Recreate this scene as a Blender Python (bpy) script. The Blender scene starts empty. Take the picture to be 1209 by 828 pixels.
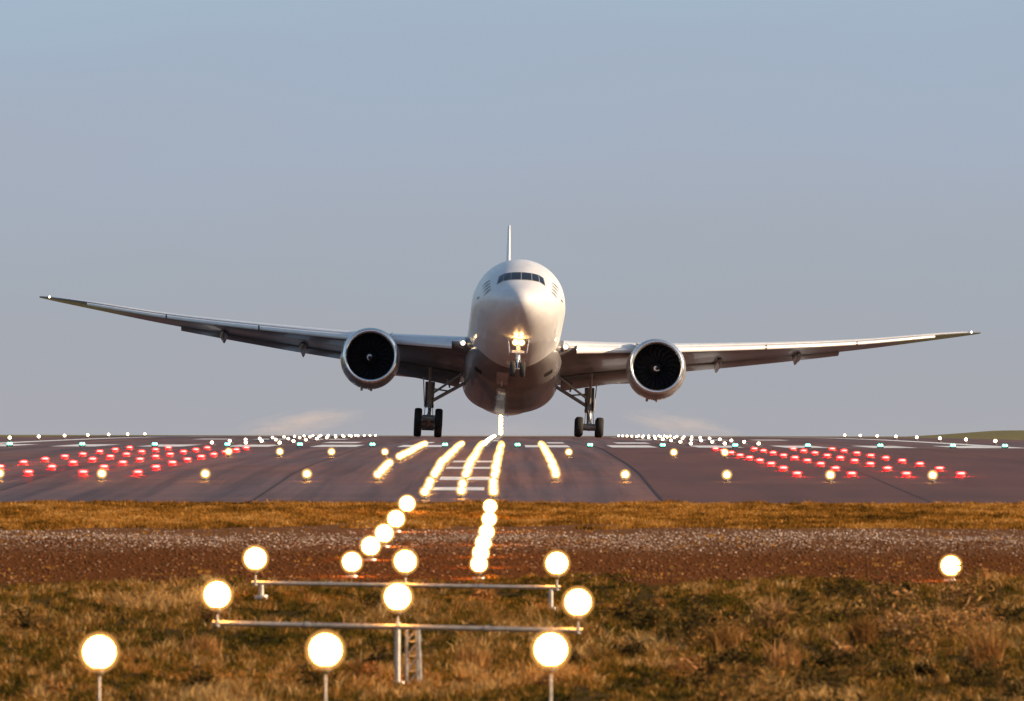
import bpy, math, random
import numpy as np
from mathutils import Vector, Matrix, Euler

random.seed(7)
rng = np.random.default_rng(11)
sc = bpy.context.scene
col = sc.collection
PI = math.pi
CAM_H = 1.5                       # camera stands 1.5 m above the runway datum
F = 12750.0                       # focal length in pixels of the 1209 px wide photograph (about 380 mm)
XV, YH = 607.0, 490.0

# ------------------------------------------------------------------ helpers
def pchip(xs, ys, x):
    n = len(xs)
    if x <= xs[0]: return ys[0]
    if x >= xs[-1]: return ys[-1]
    d = [(ys[i+1]-ys[i])/(xs[i+1]-xs[i]) for i in range(n-1)]
    def m(i):
        if i == 0: return d[0]
        if i == n-1: return d[-1]
        if d[i-1]*d[i] <= 0: return 0.0
        h0, h1 = xs[i]-xs[i-1], xs[i+1]-xs[i]
        w1, w2 = 2*h1+h0, h1+2*h0
        return (w1+w2)/(w1/d[i-1]+w2/d[i])
    i = 0
    while x > xs[i+1]: i += 1
    h = xs[i+1]-xs[i]; t = (x-xs[i])/h
    return ((1+2*t)*(1-t)**2*ys[i] + t*(1-t)**2*h*m(i) + t*t*(3-2*t)*ys[i+1] + t*t*(t-1)*h*m(i+1))

class MB:
    def __init__(s): s.v = []; s.f = []; s.m = []
    def add(s, verts, faces, mi=0):
        o = len(s.v); s.v += [tuple(v) for v in verts]
        s.f += [tuple(i+o for i in f) for f in faces]; s.m += [mi]*len(faces)
    def loft(s, rings, closed=True, caps=True, mi=0):
        n = len(rings[0]); V = [p for r in rings for p in r]; Fc = []
        for i in range(len(rings)-1):
            for j in range(n if closed else n-1):
                k = (j+1) % n
                Fc.append((i*n+j, i*n+k, (i+1)*n+k, (i+1)*n+j))
        if caps and closed:
            Fc.append(tuple(range(n-1, -1, -1))); Fc.append(tuple((len(rings)-1)*n+j for j in range(n)))
        s.add(V, Fc, mi)
    def tube(s, p, q, r, r2=None, n=12, mi=0):
        p, q = Vector(p), Vector(q); r2 = r if r2 is None else r2
        d = (q-p).normalized(); a = d.orthogonal().normalized(); b = d.cross(a)
        R = lambda c, rr: [c + (a*math.cos(2*PI*k/n)+b*math.sin(2*PI*k/n))*rr for k in range(n)]
        s.loft([R(p, r), R(q, r2)], mi=mi)
    def box(s, c, h, rot=None, mi=0, bev=0.0):
        c = Vector(c); R = rot or Matrix.Identity(3); hx, hy, hz = h
        if bev <= 0: bev = min(h)*0.18
        r2 = []
        for (z, ins) in ((-hz, bev), (-hz+bev, 0), (hz-bev, 0), (hz, bev)):
            x, y = hx-ins, hy-ins; b = bev if ins == 0 else bev*0.6
            ring = [(x, -y+b), (x, y-b), (x-b, y), (-x+b, y), (-x, y-b), (-x, -y+b), (-x+b, -y), (x-b, -y)]
            r2.append([c + R @ Vector((a, bb, z)) for a, bb in ring])
        s.loft(r2, mi=mi)
    def lathe(s, prof, axis='z', c=(0, 0, 0), n=32, mi=0, a0=0.0):
        c = Vector(c); rings = []
        for (t, r) in prof:
            ring = []
            for k in range(n):
                a = 2*PI*k/n + a0; u, w = r*math.cos(a), r*math.sin(a)
                ring.append(c + (Vector((u, w, t)) if axis == 'z' else Vector((u, t, w)) if axis == 'y' else Vector((t, u, w))))
            rings.append(ring)
        s.loft(rings, caps=False, mi=mi)
    def ball(s, c, r, n=20, sz=1.0, mi=0):
        m = max(6, n//2)
        s.lathe([(-math.cos(PI*i/m)*r*sz, max(1e-4, math.sin(PI*i/m)*r)) for i in range(m+1)], 'z', c, n, mi)
    def build(s, name, mats, parent=None, smooth=True, angle=35, loc=None):
        me = bpy.data.meshes.new(name); me.from_pydata(s.v, [], s.f)
        if not isinstance(mats, (list, tuple)): mats = [mats]
        for m in mats: me.materials.append(m)
        me.polygons.foreach_set('material_index', s.m)
        me.validate(); 
        import bmesh
        bm = bmesh.new(); bm.from_mesh(me); bmesh.ops.recalc_face_normals(bm, faces=bm.faces); bm.to_mesh(me); bm.free()
        if smooth:
            me.shade_smooth()
            try: me.set_sharp_from_angle(angle=math.radians(angle))
            except Exception: pass
        o = bpy.data.objects.new(name, me); col.objects.link(o)
        if parent: o.parent = parent
        if loc: o.location = loc
        return o

def tag(o, label=None, cat=None, group=None, kind=None):
    if label: o['label'] = label
    if cat: o['category'] = cat
    if group: o['group'] = group
    if kind: o['kind'] = kind
    return o
def empty(name, loc, label=None, cat=None, group=None):
    o = bpy.data.objects.new(name, None); o.location = loc; o.empty_display_size = .2; col.objects.link(o)
    return tag(o, label, cat, group)
def copy_tree(o, parent=None):
    c = o.copy(); col.objects.link(c)
    if parent: c.parent = parent
    for ch in list(o.children): copy_tree(ch, c)
    return c

ORD = 'zeroth first second third fourth fifth sixth seventh eighth ninth tenth eleventh twelfth thirteenth fourteenth fifteenth sixteenth seventeenth eighteenth nineteenth twentieth twenty-first twenty-second twenty-third twenty-fourth twenty-fifth twenty-sixth twenty-seventh'.split()

# ------------------------------------------------------------------ materials
def mat(name, base=(.5, .5, .5), rough=.5, metal=0., coat=0., emit=None, es=0., spec=None):
    m = bpy.data.materials.new(name); m.use_nodes = True
    b = m.node_tree.nodes['Principled BSDF']
    b.inputs['Base Color'].default_value = (*base, 1); b.inputs['Roughness'].default_value = rough
    b.inputs['Metallic'].default_value = metal; b.inputs['Coat Weight'].default_value = coat
    if spec is not None: b.inputs['Specular IOR Level'].default_value = spec
    if emit:
        b.inputs['Emission Color'].default_value = (*emit, 1); b.inputs['Emission Strength'].default_value = es
    return m
def N(m, t, **kw):
    n = m.node_tree.nodes.new(t)
    for k, v in kw.items(): setattr(n, k, v)
    return n
def L(m, a, b): m.node_tree.links.new(a, b)
def noise(m, scale, detail=5, rough=.55, vec=None, mapping=None):
    n = N(m, 'ShaderNodeTexNoise'); n.inputs['Scale'].default_value = scale
    n.inputs['Detail'].default_value = detail; n.inputs['Roughness'].default_value = rough
    tc = N(m, 'ShaderNodeTexCoord'); src = tc.outputs['Object']
    if mapping:
        mp = N(m, 'ShaderNodeMapping'); mp.inputs['Scale'].default_value = mapping; L(m, src, mp.inputs['Vector']); src = mp.outputs[0]
    L(m, src, n.inputs['Vector'])
    return n
def ramp(m, fac, stops):
    r = N(m, 'ShaderNodeValToRGB'); e = r.color_ramp.elements
    while len(e) < len(stops): e.new(.5)
    for x, (p, c) in zip(e, stops): x.position = p; x.color = (*c, 1)
    L(m, fac, r.inputs[0]); return r
def mixc(m, fac, a, b, mode='MIX'):
    x = N(m, 'ShaderNodeMix', data_type='RGBA', blend_type=mode)
    if isinstance(fac, float): x.inputs[0].default_value = fac
    else: L(m, fac, x.inputs[0])
    for s, v in ((6, a), (7, b)):
        if isinstance(v, tuple): x.inputs[s].default_value = (*v, 1)
        else: L(m, v, x.inputs[s])
    return x.outputs[2]
def vary(name, c1, c2, scale, rough=.5, metal=0., coat=0., detail=5, lo=.35, hi=.65, mapping=None, bump=0., bscale=None):
    m = mat(name, c1, rough, metal, coat); b = m.node_tree.nodes['Principled BSDF']
    n = noise(m, scale, detail, mapping=mapping)
    L(m, ramp(m, n.outputs[0], [(lo, c1), (hi, c2)]).outputs[0], b.inputs['Base Color'])
    if bump:
        n2 = noise(m, bscale or scale*4, 6); bp = N(m, 'ShaderNodeBump'); bp.inputs['Strength'].default_value = bump
        bp.inputs['Distance'].default_value = .05
        L(m, n2.outputs[0], bp.inputs['Height']); L(m, bp.outputs[0], b.inputs['Normal'])
    return m

WHITE = vary('white_paint', (.64, .645, .66), (.74, .74, .745), 1.6, rough=.36, coat=.22, mapping=(1, .18, 1), detail=7)
GREY = vary('belly_grey_paint', (.15, .14, .145), (.21, .20, .20), .9, rough=.33, coat=.3, mapping=(1, .25, 1))
WING = vary('wing_grey_paint', (.13, .13, .145), (.18, .18, .19), .8, rough=.35, coat=.2)
SLAT = vary('slat_paint', (.74, .74, .75), (.82, .82, .82), 2., rough=.26, metal=.12, coat=.3)
LIP = vary('intake_lip_metal', (.82, .82, .83), (.9, .9, .9), 3., rough=.16, metal=.9)
COWL = vary('cowl_paint', (.22, .22, .225), (.30, .295, .295), 1.5, rough=.3, coat=.4)
DUCT = mat('intake_lining', (.07, .07, .075), .5)
FAN = mat('fan_blade_metal', (.045, .045, .052), .42, .5)
SPIN = mat('spinner_black', (.015, .015, .017), .35)
MARKW = mat('spinner_mark_white', (.8, .8, .8), .45)
GEARM = vary('gear_paint', (.34, .33, .32), (.5, .49, .47), 6., rough=.4, metal=.2)
CHROME = mat('oleo_chrome', (.85, .85, .86), .12, 1.)
TYRE = vary('tyre_rubber', (.018, .018, .019), (.035, .034, .034), 8., rough=.8)
HUB = mat('wheel_hub_metal', (.4, .4, .4), .4, .7)
GLASS = mat('cockpit_glass', (.012, .014, .018), .06, 0, 0)
SEAL = mat('window_seal', (.34, .34, .35), .45)
EMB = mat('emblem_ink', (.10, .11, .14), .4)
HOLE = mat('inlet_dark', (.012, .011, .011), .7)
REFLECTION = vary('painted_reflection', (.5, .40, .39), (.62, .52, .50), 5., rough=.22, coat=.6)  # pale colour for a light reflection painted on the belly
EXH = vary('exhaust_metal', (.25, .22, .19), (.35, .31, .27), 3., rough=.35, metal=.9)
POLE = vary('galvanised_steel', (.34, .31, .27), (.50, .47, .42), 14., rough=.42, metal=.6)
DARKM = mat('lamp_housing_metal', (.10, .095, .09), .5, .5)
HOUSY = mat('lamp_housing_yellow', (.45, .30, .06), .5)

EM_WARM = mat('lamp_warm_lit', (.9, .9, .9), .3, emit=(1, .38, .055), es=55.)
EM_GLOBE = mat('globe_warm_lit', (.9, .9, .9), .3, emit=(1, .40, .065), es=46.)
EM_WHITE = mat('lamp_white_lit', (.9, .9, .9), .3, emit=(1, .66, .40), es=7.)
EM_RED = mat('lamp_red_lit', (.9, .5, .5), .3, emit=(1, .0014, .0012), es=420.)
EM_GREEN = mat('lamp_green_lit', (.6, .9, .8), .3, emit=(.10, 1, .60), es=4.)
EM_LAND = mat('landing_light_lit', (.9, .9, .9), .3, emit=(1, .66, .30), es=9.)
EM_NOSE = mat('nose_light_lit', (.9, .9, .9), .3, emit=(1, .52, .18), es=34.)

# ------------------------------------------------------------------ terrain profile along the runway (heights relative to the camera)
TD = [-60, 0, 30, 60, 128, 140, 165, 180, 192, 207, 222, 240, 252, 287, 296.5, 311.5, 326.5, 341.5, 356.5, 371.5, 386.5, 401.5, 416.5, 446.5, 500, 600, 700, 750, 800, 900, 1200, 2000, 4000, 9000]
TZ = [-1.7, -1.75, -2.7, -3.6, -3.88, -3.76, -3.32, -3.06, -2.9, -2.62, -2.38, -2.18, -2.08, -1.80, -1.71, -1.635, -1.575, -1.54, -1.51, -1.49, -1.455, -1.43, -1.405, -1.39, -1.385, -1.42, -1.52, -1.59, -1.675, -1.85, -2.44, -4.0, -7.8, -17.4]
def Gd(d): return pchip(TD, TZ, d) + CAM_H
def sm(a, b, x):
    t = min(1, max(0, (x-a)/(b-a))); return t*t*(3-2*t)
def hump(x, d):
    # shallow grass banks outside the strip
    h = .62*sm(32.5, 39, x)*sm(640, 830, d)*(1-sm(880, 1080, d))
    return h
def lump(x, d):
    # gentle unevenness of the natural ground in front of the pavement
    k = (1-sm(236, 248, d))*(1-.8*sm(180, 196, d))
    return k*(.05*math.sin(.9*x+.13*d)+.04*math.sin(1.7*x-.31*d+1)+.05*math.sin(.35*x+.22*d+2))
def G(x, d): return Gd(d)+hump(x, d)+lump(x, d)

def sheet(name, xs, ds, dz, m, kind='structure', f=None):
    V = [(x, d, (f or G)(x, d)+dz) for d in ds for x in xs]; n = len(xs); Fc = []
    for i in range(len(ds)-1):
        for j in range(n-1): Fc.append((i*n+j, i*n+j+1, (i+1)*n+j+1, (i+1)*n+j))
    me = bpy.data.meshes.new(name); me.from_pydata(V, [], Fc); me.materials.append(m); me.shade_smooth()
    o = bpy.data.objects.new(name, me); col.objects.link(o)
    if kind: o['kind'] = kind
    return o

# ground: zones by distance (grass soil, bare dirt, stony strip, grass strip), edges broken up by noise
GRD = mat('natural_ground', (.1, .06, .03), 1., spec=0.)
b = GRD.node_tree.nodes['Principled BSDF']
tc = N(GRD, 'ShaderNodeTexCoord'); sp = N(GRD, 'ShaderNodeSeparateXYZ'); L(GRD, tc.outputs['Object'], sp.inputs[0])
nz = noise(GRD, .35, 6, .6); mu = N(GRD, 'ShaderNodeMath', operation='MULTIPLY_ADD'); L(GRD, nz.outputs[0], mu.inputs[0])
mu.inputs[1].default_value = 14.; L(GRD, sp.outputs[1], mu.inputs[2])
mr = N(GRD, 'ShaderNodeMapRange'); L(GRD, mu.outputs[0], mr.inputs[0]); mr.inputs[1].default_value = 177+7; mr.inputs[2].default_value = 257+7
n1 = noise(GRD, 2.2, 8, .7); n2 = noise(GRD, 9, 8, .7)
soil = ramp(GRD, n1.outputs[0], [(.3, (.035, .022, .010)), (.5, (.075, .047, .018)), (.7, (.13, .085, .03))]).outputs[0]
dirt = ramp(GRD, n2.outputs[0], [(.3, (.098, .034, .011)), (.55, (.145, .053, .018)), (.75, (.20, .082, .034))]).outputs[0]
stony = ramp(GRD, n2.outputs[0], [(.3, (.11, .042, .017)), (.52, (.17, .078, .037)), (.7, (.28, .15, .09))]).outputs[0]
straw = ramp(GRD, n1.outputs[0], [(.3, (.20, .095, .025)), (.5, (.33, .17, .045)), (.7, (.45, .26, .08))]).outputs[0]
def step(p, w=.03):
    r = ramp(GRD, mr.outputs[0], [(p-w, (0, 0, 0)), (p+w, (1, 1, 1))]); return r.outputs[0]
c = mixc(GRD, step(.13), soil, dirt); c = mixc(GRD, step(.37), c, stony); c = mixc(GRD, step(.64), c, straw)
farz = N(GRD, 'ShaderNodeMapRange'); L(GRD, sp.outputs[1], farz.inputs[0]); farz.inputs[1].default_value = 253; farz.inputs[2].default_value = 300
olive = ramp(GRD, n1.outputs[0], [(.3, (.17, .15, .075)), (.7, (.27, .235, .125))]).outputs[0]
c = mixc(GRD, farz.outputs[0], c, olive)
L(GRD, c, b.inputs['Base Color'])
bp = N(GRD, 'ShaderNodeBump'); bp.inputs['Strength'].default_value = .7; bp.inputs['Distance'].default_value = .06
nb = noise(GRD, 6, 10, .75); L(GRD, nb.outputs[0], bp.inputs['Height']); L(GRD, bp.outputs[0], b.inputs['Normal'])
xs = [-4000, -1500, -600, -250, -120, -70, -50, -40, -34] + [i*1.0 for i in range(-30, 31)] + [34, 40, 50, 60, 80, 120, 250, 600, 1500, 4000]
ds = [-60, -30, -10, 0, 15, 30, 45, 60, 80, 100] + [110+i*2 for i in range(75)] + [262+i*8 for i in range(85)] + [960, 1050, 1200, 1400, 1700, 2000, 3000, 4000, 6500, 9000]
sheet('ground', xs, ds, 0, GRD)

# asphalt
ASP = mat('asphalt', (.07, .06, .06), .62, spec=.10)
b = ASP.node_tree.nodes['Principled BSDF']
a1 = noise(ASP, .12, 6, .6, mapping=(1, .12, 1)); a2 = noise(ASP, 3.5, 8, .7); a3 = noise(ASP, .5, 4, .6, mapping=(2.2, .02, 1))
ca = ramp(ASP, a1.outputs[0], [(.3, (.215, .098, .070)), (.5, (.165, .080, .064)), (.72, (.118, .064, .060))]).outputs[0]
cb = ramp(ASP, a2.outputs[0], [(.3, (.72, .72, .72)), (.7, (1.25, 1.25, 1.25))]).outputs[0]
cc = ramp(ASP, a3.outputs[0], [(.3, (.55, .56, .6)), (.5, (.95, .95, .95)), (.68, (1.2, 1.18, 1.15))]).outputs[0]
a4 = noise(ASP, .9, 6, .65, mapping=(.05, .35, 1)); cd = ramp(ASP, a4.outputs[0], [(.36, (.70, .69, .68)), (.5, (1, 1, 1)), (.66, (1.16, 1.14, 1.1))]).outputs[0]
a5 = noise(ASP, 1., 7, .7, mapping=(1.6, .009, 1)); ce = ramp(ASP, a5.outputs[0], [(.40, (.50, .50, .53)), (.52, (1, 1, 1))]).outputs[0]
cl = mixc(ASP, 1., mixc(ASP, 1., ca, cb, 'MULTIPLY'), cc, 'MULTIPLY'); cl = mixc(ASP, .8, cl, cd, 'MULTIPLY'); cl = mixc(ASP, .7, cl, ce, 'MULTIPLY')
L(ASP, cl, b.inputs['Base Color'])
L(ASP, ramp(ASP, a1.outputs[0], [(.3, (.66, .66, .66)), (.7, (.5, .5, .5))]).outputs[0], b.inputs['Roughness'])
CX = -1.27
rx = [-31.5+i*1.0 for i in range(62)]
rd = [252+i*4 for i in range(200)] + [1060+i*20 for i in range(20)]
edge = lambda x, d: Gd(d)
ro = sheet('runway', rx, rd, .03, ASP, f=edge)
# butt edge of the pavement towards the grass
eb = MB(); eb.loft([[(x, 252-.06, Gd(252)-.12) for x in rx], [(x, 252-.02, Gd(252)+.018) for x in rx], [(x, 252, Gd(252)+.03) for x in rx]], closed=False)
tag(eb.build('runway_edge', ASP), kind='structure')
# two slightly different lanes and the tar joints between them
JOINT = mat('tar_joint', (.050, .032, .030), .7, spec=.1)
LANE = vary('asphalt_lane', (.105, .055, .050), (.15, .072, .058), .4, rough=.7, mapping=(1, .08, 1), bump=.2, bscale=30)
LANE.node_tree.nodes['Principled BSDF'].inputs['Specular IOR Level'].default_value = .1
def strip(name, x0, x1, d0, d1, dz, m, n=None):
    n = n or max(2, int((d1-d0)/6)); k = 2 if x1-x0 < 1.5 else 6
    return sheet(name, [x0+(x1-x0)*i/k for i in range(k+1)], [d0+(d1-d0)*i/n for i in range(n+1)], dz, m, f=edge)
strip('runway_lane', 3.55, 22.4, 252.2, 446, .034, LANE)
for xj in (-19.5, -12.8, -6.15, 3.5, 9.8, 16.5): strip('runway_joint', xj-.022, xj+.022, 252.3, 900, .038, JOINT)
for dj in (262., 281., 309., 345., 392.): strip('runway_joint', -31, 22.4, dj, dj+.12, .042, JOINT)

# rubber deposit in the touchdown zone
# painted markings
PAINT = vary('runway_paint', (.72, .70, .66), (.82, .80, .76), 1.5, rough=.55)
for k in range(6):
    for s in (-1, 1):
        c0 = CX+s*(2.7+3.635*k)
        strip('runway_marking', c0-.95, c0+.95, 452, 482, .036, PAINT)
for (x0, x1, d0, d1) in ((-9.1, -7.5, 512, 536), (4.9, 6.5, 512, 536), (-4.6, -3.9, 512, 536), (1.6, 2.4, 512, 536)):
    strip('runway_marking', x0, x1, d0, d1, .036, PAINT)
for s in (-1, 1):
    strip('runway_marking', CX+s*22.4-.45, CX+s*22.4+.45, 452, 1400, .036, PAINT)
    for d0 in (596, 746, 896):
        for k in range(3): strip('runway_marking', CX+s*(9+3.3*k)-.9*1, CX+s*(9+3.3*k)+.9, d0, d0+22, .036, PAINT)
for d0 in (560, 620, 680, 740, 800, 860): strip('runway_marking', CX-.45, CX+.45, d0, d0+30, .036, PAINT)
for (x0, x1, d0, d1) in ((-2.05, -.75, 271, 276.5), (-2.0, -.65, 289, 294.5), (-2.0, -.7, 316, 322), (-1.95, -.7, 342, 350)):  # plain white bars between the inner lamp lines
    strip('runway_marking', x0, x1, d0, d1, .036, PAINT)

def glow_mat(name, colr, es, fac):  # see-through emissive material, stands in for the halo round a lamp
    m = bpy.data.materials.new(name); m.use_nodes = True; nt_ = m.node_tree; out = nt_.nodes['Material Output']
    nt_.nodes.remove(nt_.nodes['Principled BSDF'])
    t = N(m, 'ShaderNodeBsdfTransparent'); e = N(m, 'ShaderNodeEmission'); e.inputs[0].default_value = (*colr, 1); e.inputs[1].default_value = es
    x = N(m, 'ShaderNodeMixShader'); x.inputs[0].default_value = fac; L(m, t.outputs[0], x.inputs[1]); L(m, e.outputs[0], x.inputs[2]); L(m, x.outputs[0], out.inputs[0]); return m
GLOW = glow_mat('lamp_glow', (1, .45, .11), 1.1, .15)
GLOW_RED = glow_mat('red_lamp_glow', (1, .035, .035), 1.2, .17)
GLOW_WARM = glow_mat('warm_lamp_glow', (1, .55, .16), 1.3, .17)
# ------------------------------------------------------------------ aircraft
S63 = -math.radians(6.05)
plane = empty('airliner', (-.40, 737., -1.55+.03+CAM_H), 'large white twin engined airliner lifting its nose above the lit runway', 'airplane')
plane.rotation_euler = (Matrix.Rotation(math.radians(.85), 3, 'Z') @ Matrix.Rotation(math.radians(2.07), 3, 'Y') @ Matrix.Rotation(S63, 3, 'X')).to_euler()
OY, OZ = 37.4, 5.93
def P(x, y, z): return (x, y-OY, z+OZ)     # fuselage axes -> local axes (origin on the ground between the main wheels)

Q = [0, .5, 1, 1.5, 2, 2.5, 3, 3.4641]
W_ = [.02, .60, 1.20, 1.78, 2.33, 2.74, 3.0, 3.1]
T_ = [-.83, -.36, .08, .58, 1.42, 2.27, 2.88, 3.1]
B_ = [-.87, -1.33, -1.76, -2.16, -2.52, -2.82, -3.03, -3.1]
C_ = [-.85, -.8, -.7, -.55, -.35, -.17, -.04, 0]
AY = [12, 48, 52, 56, 60, 66, 71, 73.6]
AW = [3.1, 3.1, 3.08, 2.95, 2.6, 1.8, .85, .12]
AT = [3.1, 3.1, 3.1, 3.08, 3.02, 2.8, 2.5, 2.2]
AB = [-3.1, -3.1, -2.9, -2.35, -1.6, -.1, 1.25, 1.95]
AC = [0, 0, .05, .15, .4, 1.1, 1.8, 2.08]
def fus(y):
    if y <= 12:
        q = math.sqrt(max(y, 0)); return pchip(Q, W_, q), pchip(Q, T_, q), pchip(Q, B_, q), pchip(Q, C_, q)
    return pchip(AY, AW, y), pchip(AY, AT, y), pchip(AY, AB, y), pchip(AY, AC, y)
def fus_pt(y, a):
    w, t, bt, c = fus(y); ca, sa = math.cos(a), math.sin(a)
    return (w*ca, y, c + (t-c)*sa if sa >= 0 else c + (c-bt)*sa)
ys = [12*(i/60)**2 for i in range(61)] + [12+i*1.5 for i in range(1, 24)] + [48+i*.8 for i in range(33)]
NR = 72
f = MB(); f.loft([[P(*fus_pt(y, 2*PI*k/NR)) for k in range(NR)] for y in ys])
fuselage = f.build('fuselage', WHITE, plane, angle=60)
def nose_y(x, z):
    lo, hi = 0., 40.
    for _ in range(50):
        y = (lo+hi)/2; w, t, bt, c = fus(y)
        h = (t-c) if z >= c else (c-bt)
        if (x/w)**2+((z-c)/h)**2 > 1: lo = y
        else: hi = y
    return hi
def patch(mb, quad, n=6, m=6, off=.02, mi=0):
    # a four-cornered sheet laid on the nose skin; corners given in front view (x, z)
    V = []
    for i in range(n+1):
        for j in range(m+1):
            u, v = i/n, j/m
            x = (1-u)*(1-v)*quad[0][0]+u*(1-v)*quad[1][0]+u*v*quad[2][0]+(1-u)*v*quad[3][0]
            z = (1-u)*(1-v)*quad[0][1]+u*(1-v)*quad[1][1]+u*v*quad[2][1]+(1-u)*v*quad[3][1]
            y = nose_y(x, z); e = 1e-2
            gx = (nose_y(x+e, z)-y)/e; gz = (nose_y(x, z+e)-y)/e
            nn = Vector((gx, -1, gz)).normalized()
            V.append(P(x+nn.x*off, y+nn.y*off, z+nn.z*off))
    Fc = [(i*(m+1)+j, (i+1)*(m+1)+j, (i+1)*(m+1)+j+1, i*(m+1)+j+1) for i in range(n) for j in range(m)]
    mb.add(V, Fc, mi)
PANES = [[(.04, .79), (.66, .785), (.64, 1.37), (.04, 1.39)],
         [(.72, .78), (1.16, .72), (1.10, 1.29), (.70, 1.36)],
         [(1.22, .705), (1.54, .50), (1.42, 1.08), (1.15, 1.275)]]
fr = MB()
for s in (-1, 1):
    patch(fr, [(0*s, .755), (.69*s, .745), (.67*s, 1.40), (0*s, 1.43)], off=.012)
    patch(fr, [(.69*s, .745), (1.19*s, .68), (1.125*s, 1.32), (.67*s, 1.40)], off=.012)
    patch(fr, [(1.19*s, .68), (1.60*s, .44), (1.46*s, 1.12), (1.125*s, 1.32)], off=.012)
ws = fr.build('windshield_frame', SEAL, plane)
for s in (-1, 1):
    for q in PANES:
        g = MB(); patch(g, [(x*s, z) for x, z in q], off=.026); g.build('window_pane', GLASS, ws)
# feather strokes of the cheek emblem
for s in (-1, 1):
    e = MB()
    for k in range(4):
        zc = .70-.25*k; x0 = 2.02-.02*k; ln = .50-.02*k
        pts = [(x0, zc+.20), (x0+ln*.5, zc+.06), (x0+ln, zc-.12)]
        for (p, q, wa, wb) in ((pts[0], pts[1], .02, .05), (pts[1], pts[2], .05, .01)):
            patch(e, [(s*p[0], p[1]-wa), (s*q[0], q[1]-wb), (s*q[0], q[1]+wb), (s*p[0], p[1]+wa)], n=4, m=2, off=.022)
    e.build('cheek_emblem', EMB, plane)
    e = MB(); patch(e, [(s*2.68, -.12), (s*2.80, -.16), (s*2.80, -.06), (s*2.68, -.04)], n=2, m=2, off=.02)
    e.build('sensor_vane', EMB, plane)

# wing to body fairing
fa = MB(); rings = []
FY = [19.5, 21, 23, 26, 30, 38, 43, 46, 49]
FW = [2.2, 2.7, 3.05, 3.25, 3.3, 3.3, 3.15, 2.7, 2.0]
FB = [-2.95, -3.25, -3.6, -3.85, -3.92, -3.92, -3.7, -3.35, -2.95]
for i in range(60):
    y = 19.5+29.5*i/59; w, bt = pchip(FY, FW, y), pchip(FY, FB, y); ring = []
    for k in range(48):
        a = 2*PI*k/48; ca, sa = math.cos(a), math.sin(a); ex = 2/2.08
        ring.append(P(w*math.copysign(abs(ca)**ex, ca), y, -1.9+(1.0 if sa > 0 else (-1.9-bt))*math.copysign(abs(sa)**ex, sa)))
    rings.append(ring)
fa.loft(rings); fairing = fa.build('belly_fairing', GREY, plane, angle=60)
def fair_z(x, y):
    w, bt = pchip(FY, FW, y), pchip(FY, FB, y); k = 2.08
    return -1.9-(-1.9-bt)*(max(0, 1-abs(x/w)**k))**(1/k)
def fpatch(name, x0, x1, y0, y1, m, off):
    g = MB(); n = 6
    V = [P(x0+(x1-x0)*i/n, y0+(y1-y0)*j/n, fair_z(x0+(x1-x0)*i/n, y0+(y1-y0)*j/n)-off) for i in range(n+1) for j in range(n+1)]
    g.add(V, [(i*(n+1)+j, (i+1)*(n+1)+j, (i+1)*(n+1)+j+1, i*(n+1)+j+1) for i in range(n) for j in range(n)])
    return g.build(name, m, fairing)
for s in (-1, 1):
    fpatch('air_inlet', s*2.15, s*2.6, 22.6, 23.6, HOLE, .02)
fpatch('belly_reflection', -1.15, -.35, 21.3, 24.6, REFLECTION, .02)  # pale patches painted where the belly reflects light
fpatch('belly_reflection', -1.05, -.45, 26.0, 33.0, REFLECTION, .02)
# underside antennas and drain mast
for (x, y) in ((-.75, 23.4), (0., 44.), (.3, 15.)):
    g = MB(); z0 = fair_z(x, y) if 20 < y < 48 else fus_pt(y, -PI/2)[2]
    g.loft([[P(x-.03, y, z0+.05), P(x, y-.2, z0+.05), P(x+.03, y, z0+.05), P(x, y+.25, z0+.05)], [P(x-.015, y+.25, z0-.38), P(x, y+.12, z0-.38), P(x+.015, y+.25, z0-.38), P(x, y+.38, z0-.38)]])
    g.build('blade_antenna', WHITE, plane)

# wings
LL = [2.4, 3.1, 9.6, 15.5, 23.5, 29.4, 31.4, 32.64]
LEy = [22.6, 23.4, 28.2, 32.5, 38.6, 43.0, 45.3, 47.6]
TEy = [37.6, 37.8, 38.9, 41.6, 44.9, 47.3, 48.1, 48.6]
LEz = [-1.35, -1.22, -.45, .38, 1.68, 2.88, 3.34, 3.68]
THK = [1.65, 1.55, 1.02, .76, .50, .31, .20, .08]
INC = [2.6, 2.5, 1.6, .6, -.6, -1.4, -1.6, -1.6]    # degrees
def sect(x):
    return [pchip(LL, t, x) for t in (LEy, TEy, LEz, THK, INC)]
def airf(u):
    return 5*(.2969*math.sqrt(u)-.1260*u-.3516*u*u+.2843*u**3-.1036*u**4)
def wpt(x, u, side, off=0.):
    ly, ty, lz, th, inc = sect(x); ch = ty-ly
    camber = .018*ch*4*u*(1-u)
    return (x, ly+u*ch, lz+camber+side*th*airf(u)-u*ch*math.tan(math.radians(inc))+off*side)
US = [1, .9, .8, .72, .6, .48, .36, .25, .16, .09, .045, .018, .004, 0]
def wing_ring(s, x):
    up = [wpt(x, u, 1) for u in US]; dn = [wpt(x, u, -1) for u in reversed(US[:-1])]
    return [P(s*a, b_, c_) for a, b_, c_ in up+dn]
engine_lat = 9.62
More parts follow.
